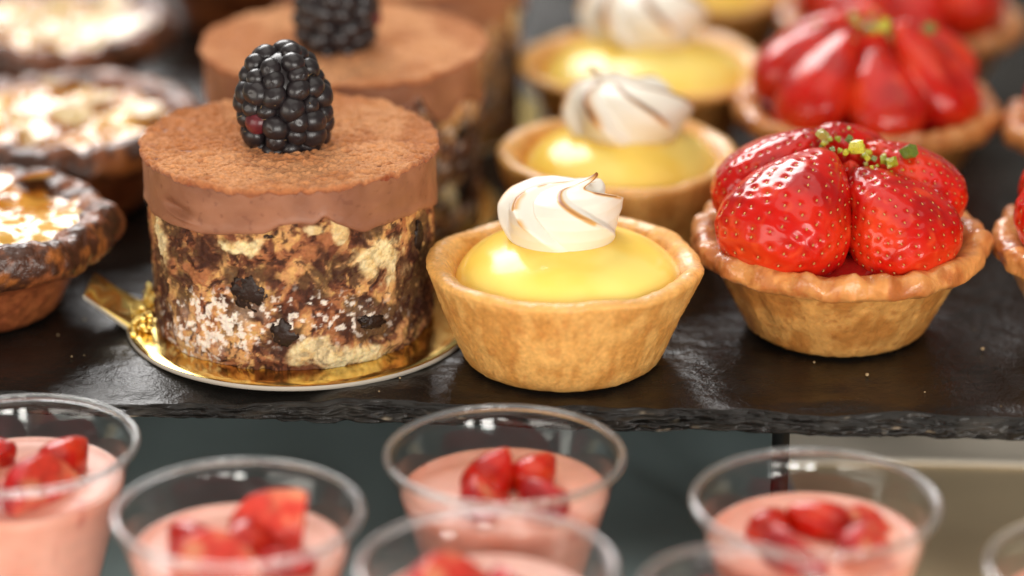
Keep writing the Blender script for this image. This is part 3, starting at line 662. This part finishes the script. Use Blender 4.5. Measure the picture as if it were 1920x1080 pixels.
def build_almond_tart(label, loc, seed, rz=0, R=3.02, H=2.12, fine=True):
    root = thing('almond_tart', label, 'almond tart', loc, rz, 'dark caramelised almond tarts')
    nu, npf = (420, 150) if fine else (220, 90)
    prof = [(.01, 0), (1.2, 0), (1.60, 0), (1.78, .10), (1.98, .5), (2.24, 1.05), (2.46, 1.22), (2.86, 1.28), (R, 1.5), (R, 1.76), (R-.16, H-.06), (R-.42, H-.02), (R-.70, H-.12), (R-.95, H-.30), (1.5, H-.45), (.01, H-.45)]
    def rim(r, z, a, s):
        k = sst(1.1, 1.5, z)*sst(1.6, 2.5, r); c = st(np.cos(a), np.sin(a), 0*a)
        P = st(np.cos(a)*r, np.sin(a)*r, z)
        r = r+k*(.14*fbm(c*2.0+seed, 3, seed)+.12*fbm(c*5.5+seed, 2, seed+1))+.03*fbm(P*4, 3, seed+2)+k*.05*fbm(P*3, 4, seed+11)
        z = z+k*(.14*fbm(c*2.4+7+seed, 3, seed+4)+.10*vnoise(c*8, seed+6)+.07*fbm(P*4.5, 3, seed+12))
        return r, z
    def cf(P, r, z, a, s):
        n = fbm(P*1.6, 4, seed+9); sp = fbm(P*6, 3, seed+10)
        low = mix(lin(150, 86, 48)+0*P, lin(122, 64, 36), sst(-.3, .4, n+.4*sp))
        c = mix(lin(132, 74, 40)+0*P, lin(66, 37, 23), sst(-.2, .3, n+.35*sp)); c = mix(c, lin(172, 102, 46), sst(.2, .5, fbm(P*2.4, 3, seed+33))*.6)
        c = mix(low, c, sst(1.15, 1.35, z)); return mix(c, lin(176, 104, 40), sst(.70, .84, s))
    shell('crust', prof, nu, npf, M['burnt'], root, rim, cf, seed)
    nr = 60; f = np.linspace(.004, 1, nr)[:, None]; nug = 200; a = np.linspace(0, 2*math.pi, nug, endpoint=False)[None]
    rr = f*(R-.50)*(1+.05*fbm(st(np.cos(a)*2, np.sin(a)*2, 0*a), 3, seed)); X, Y = np.cos(a)*rr, np.sin(a)*rr
    Z = H-.16-.10*f**4+.14*fbm(st(X*.9, Y*.9, 0*X), 3, seed+1)+.10*fbm(st(X*2.4, Y*2.4, 0*X), 2, seed+2)
    cc = mix(lin(234, 184, 90)+0*X[..., None], lin(214, 142, 48), sst(-.3, .35, fbm(st(X, Y, 0*X), 3, seed+3)))
    obj('custard', mesh_data('custard', st(X, Y, Z).reshape(-1, 3), grid(nr, nug)[:, ::-1], cc.reshape(-1, 3)), M['custard'], root)
    rnd = random.Random(seed*5)
    for q in range(8):
        an = rnd.uniform(0, 6.28); r = 2.35*math.sqrt(rnd.random()); s = rnd.uniform(.5, .72)
        obj('almond_flake', ALM[q % 3], M['almond'], root, (r*math.cos(an), r*math.sin(an), H-.06+rnd.uniform(0, .14)), (rnd.uniform(-.35, .35), rnd.uniform(-.35, .35), rnd.uniform(0, 6.28)), (s, s, s*.8))
    return root
build_almond_tart('dark caramelised almond tart beside the gold pull tab, cut by the picture edge', (-10.93, -1.04, 0), 1)
build_almond_tart('second almond tart with blurred white glints, behind the foremost almond tart', (-9.8, 5.4, 0), 2, .8, fine=False)
build_almond_tart('third almond tart, very blurred, in the top corner of the picture', (-11.1, 12.4, 0), 3, 1.7, fine=False)
build_almond_tart('dim brown tart blurred behind the second mousse cake at the top edge', (-7.0, 19.5, 0), 4, 2.6, fine=False)

# ------------------------------------------------------------------ dessert cups
def wedge_mesh(seed):
    """a piece of cut strawberry: rounded red skin on one side, flat paler cuts on the others"""
    rnd = np.random.RandomState(seed); D = sphere_dirs(40, 28).reshape(-1, 3); V = D*np.array([.75, .58, .55]); V[:, 0] *= 1-.35*V[:, 2]
    V = V*(1+.06*fbm(D*2+seed, 2, seed))[:, None]; cut = np.zeros(len(V))
    V[:, 2] += .25*np.maximum(V[:, 0], 0); V[:, 1:] *= (1-.55*np.clip(V[:, :1]/.75, 0, 1)**1.5)
    for k in range(3):
        n = rnd.normal(size=3); n[2] = abs(n[2])*.6; n[0] *= .5; n /= np.linalg.norm(n); dd = .10+.12*rnd.rand(); s = V@n-dd; m = s > 0
        V = V-np.where(m, s*.93, 0)[:, None]*n; cut = np.where(m, 1., cut)
    c = mix(lin(196, 22, 22)+0*V, lin(150, 10, 16), sst(-.3, .4, fbm(V*3+seed, 3, seed))); c = mix(c, mix(lin(222, 66, 48)+0*V, lin(236, 150, 110), sst(.0, .5, fbm(V*2.5+5, 2, seed))), cut*.8)
    return mesh_data('strawberry_piece', V, grid(28, 40)[:, ::-1], c)
WED = [wedge_mesh(s) for s in (2, 5, 9, 14)]
def cup_meshes():
    nu = 128; a = np.linspace(0, 2*math.pi, nu, endpoint=False)[None]
    R, H, b = 2.16, 4.0, 1.0
    def rev(prof):
        p = np.array(prof); return st(np.cos(a)*p[:, :1], np.sin(a)*p[:, :1], p[:, 1:]+0*a).reshape(-1, 3), grid(len(prof), nu)
    ro = lambda z: b+(R-.07-b)*z/H
    wall = [(.01, 0), (b-.1, 0), (b, .06)]+[(ro(z), z) for z in np.linspace(.15, H-.06, 24)]+[(ro(z)-.075, z) for z in np.linspace(H-.06, .25, 24)]+[(.01, .25)]
    th = np.linspace(0, 2*math.pi, 18); rimp = [(R-.06+.066*math.cos(t), H-.02+.066*math.sin(t)) for t in th]
    lev = H-.72
    k = .035; fill = [(.01, .27), (ro(.27)-k, .27)]+[(ro(z)-k, z) for z in np.linspace(.4, lev-.02, 14)]+[(ro(lev)-.09, lev+.02), (ro(lev)-.16, lev-.02), (ro(lev)-.35, lev-.04), (.9, lev-.03), (.5, lev-.02), (.01, lev-.02)]
    out = []
    V, F = rev(wall); out.append(mesh_data('cup_wall', V, F))
    V, F = rev(rimp); out.append(mesh_data('cup_rim', V, F))
    V, F = rev(fill); c = mix(lin(243, 178, 156)+0*V, lin(236, 158, 134), sst(-.3, .4, fbm(V*.9, 3, 4))); c = mix(c, lin(196, 92, 76), sst(.42, .55, fbm(V*2.6, 2, 9))*.6)
    out.append(mesh_data('pink_mousse', V, F, c)); return out, lev
(CUPW, CUPR, CUPF), LEV = cup_meshes()
def build_cup(label, loc, pieces, s=1.0, rz=0):
    root = thing('dessert_cup', label, 'dessert cup', loc, rz, 'clear cups of pink mousse'); root.scale = (s, s, 1)
    obj('cup_wall', CUPW, M['plastic'], root); obj('cup_rim', CUPR, M['rim'], root); obj('pink_mousse', CUPF, M['pink'], root)
    for (x, y, z, k, va, rx, ry, rzz) in pieces:
        if va in (0, 3):                    # tip of a whole berry, seeds and all
            h = k*.62; d = Vector((math.cos(rzz*2), math.sin(rzz*2), .25+.9*(rx > 1)+.3*math.sin(ry*5))).normalized(); p = Vector((x, y, LEV+z*.7))
            place_berry(root, p-d*h, p+d*h, k*1.15, .85, 0, va % 2, SBL, 'strawberry_piece')
        else:
            obj('strawberry_piece', WED[va], M['strawcut'], root, (x, y, LEV+z*.9), (rx, ry, rzz), (k*1.15, k*1.15, k*1.15))
    return root
zt = -3.598
build_cup('cup of pink mousse with plump strawberry chunks under the almond tart', (-8.83, -8.57, zt),
          [(.72, .45, .22, .95, 0, .3, .2, .4), (-.55, -.5, .2, 1.0, 1, .2, .6, 2.), (.55, -.75, .14, 1.0, 2, .8, .2, 1.0), (-.6, .8, .15, .8, 3, .5, .3, 3)])
build_cup('cup with a tall strawberry tip sticking up, below the gold board', (-4.67, -11.39, zt),
          [(.5, .30, .28, 1.0, 2, .2, -.6, .5), (.15, .05, .16, .8, 0, .3, .2, 2), (-.85, .0, .14, .85, 3, .3, .2, 1.2), (-.35, -.85, .16, .9, 1, .6, .2, 0), (.75, -.6, .1, .7, 2, .2, .2, 3)])
build_cup('cup with a pointed strawberry wedge standing in front of the foremost lemon tart', (-.13, -9.05, zt),
          [(-.25, .15, .30, .95, 0, 1.4, .3, .2), (.55, .35, .20, .85, 3, .2, .3, .4), (.72, -.55, .14, .75, 1, .5, .1, 2.2), (-.2, -.6, .12, .8, 2, .2, .5, 1)])
build_cup('blurred cup overlapping the wedge-topped cup, cut by the bottom of the picture', (-.42, -13.45, zt),
          [(-.55, .2, .18, 1.0, 1, .3, .2, .4), (.6, .15, .16, .95, 2, .2, .5, 1.5), (0, -.8, .15, .9, 0, .5, .2, 2.5)])
build_cup('cup with sunken strawberry pieces beneath the strawberry tart', (5.22, -10.97, zt),
          [(-.75, .25, .06, .8, 3, .3, .1, .5), (.1, .40, .05, 1.0, 0, .1, .3, 1.5), (.9, .35, .05, .6, 1, .3, .3, 0), (-.35, -.55, .03, 1.0, 2, .4, .1, 2), (.85, -.65, .12, .7, 1, .9, .2, .8)])
build_cup('cup at the picture edge, standing on the beige table', (10.02, -13.0, zt-.296),
          [(-.5, .3, .15, .9, 0, .3, .2, .4), (.5, 0, .15, .9, 1, .3, .2, 1.4)])
build_cup('small foreground cup, only its back rim showing at the bottom of the picture', (3.55, -14.25, zt),
          [(-.4, .3, .15, .9, 2, .3, .2, .4), (.5, .1, .15, .9, 1, .3, .2, 1.4)], .70)

# ------------------------------------------------------------------ crumbs on the slate
rnd = random.Random(2); Vs, Fs, b = [], [], 0; D = sphere_dirs(6, 5).reshape(-1, 3)
for q in range(34):
    x = rnd.uniform(-9, 10); y = rnd.uniform(-5.6, -1.5)-.066*x; r = rnd.choice([.012, .018, .025, .04])
    Vs.append(D*np.array([r, r*rnd.uniform(.7, 1.3), r*.8])+np.array([x, y, .03])); Fs.append(grid(5, 6)[:, ::-1]+b); b += len(D)
o = obj('crumbs', mesh_data('crumbs', np.vstack(Vs), Fs), M['crumb'], kind='stuff'); o['label'] = 'tiny pale pastry crumbs scattered on the slate'; o['category'] = 'crumbs'
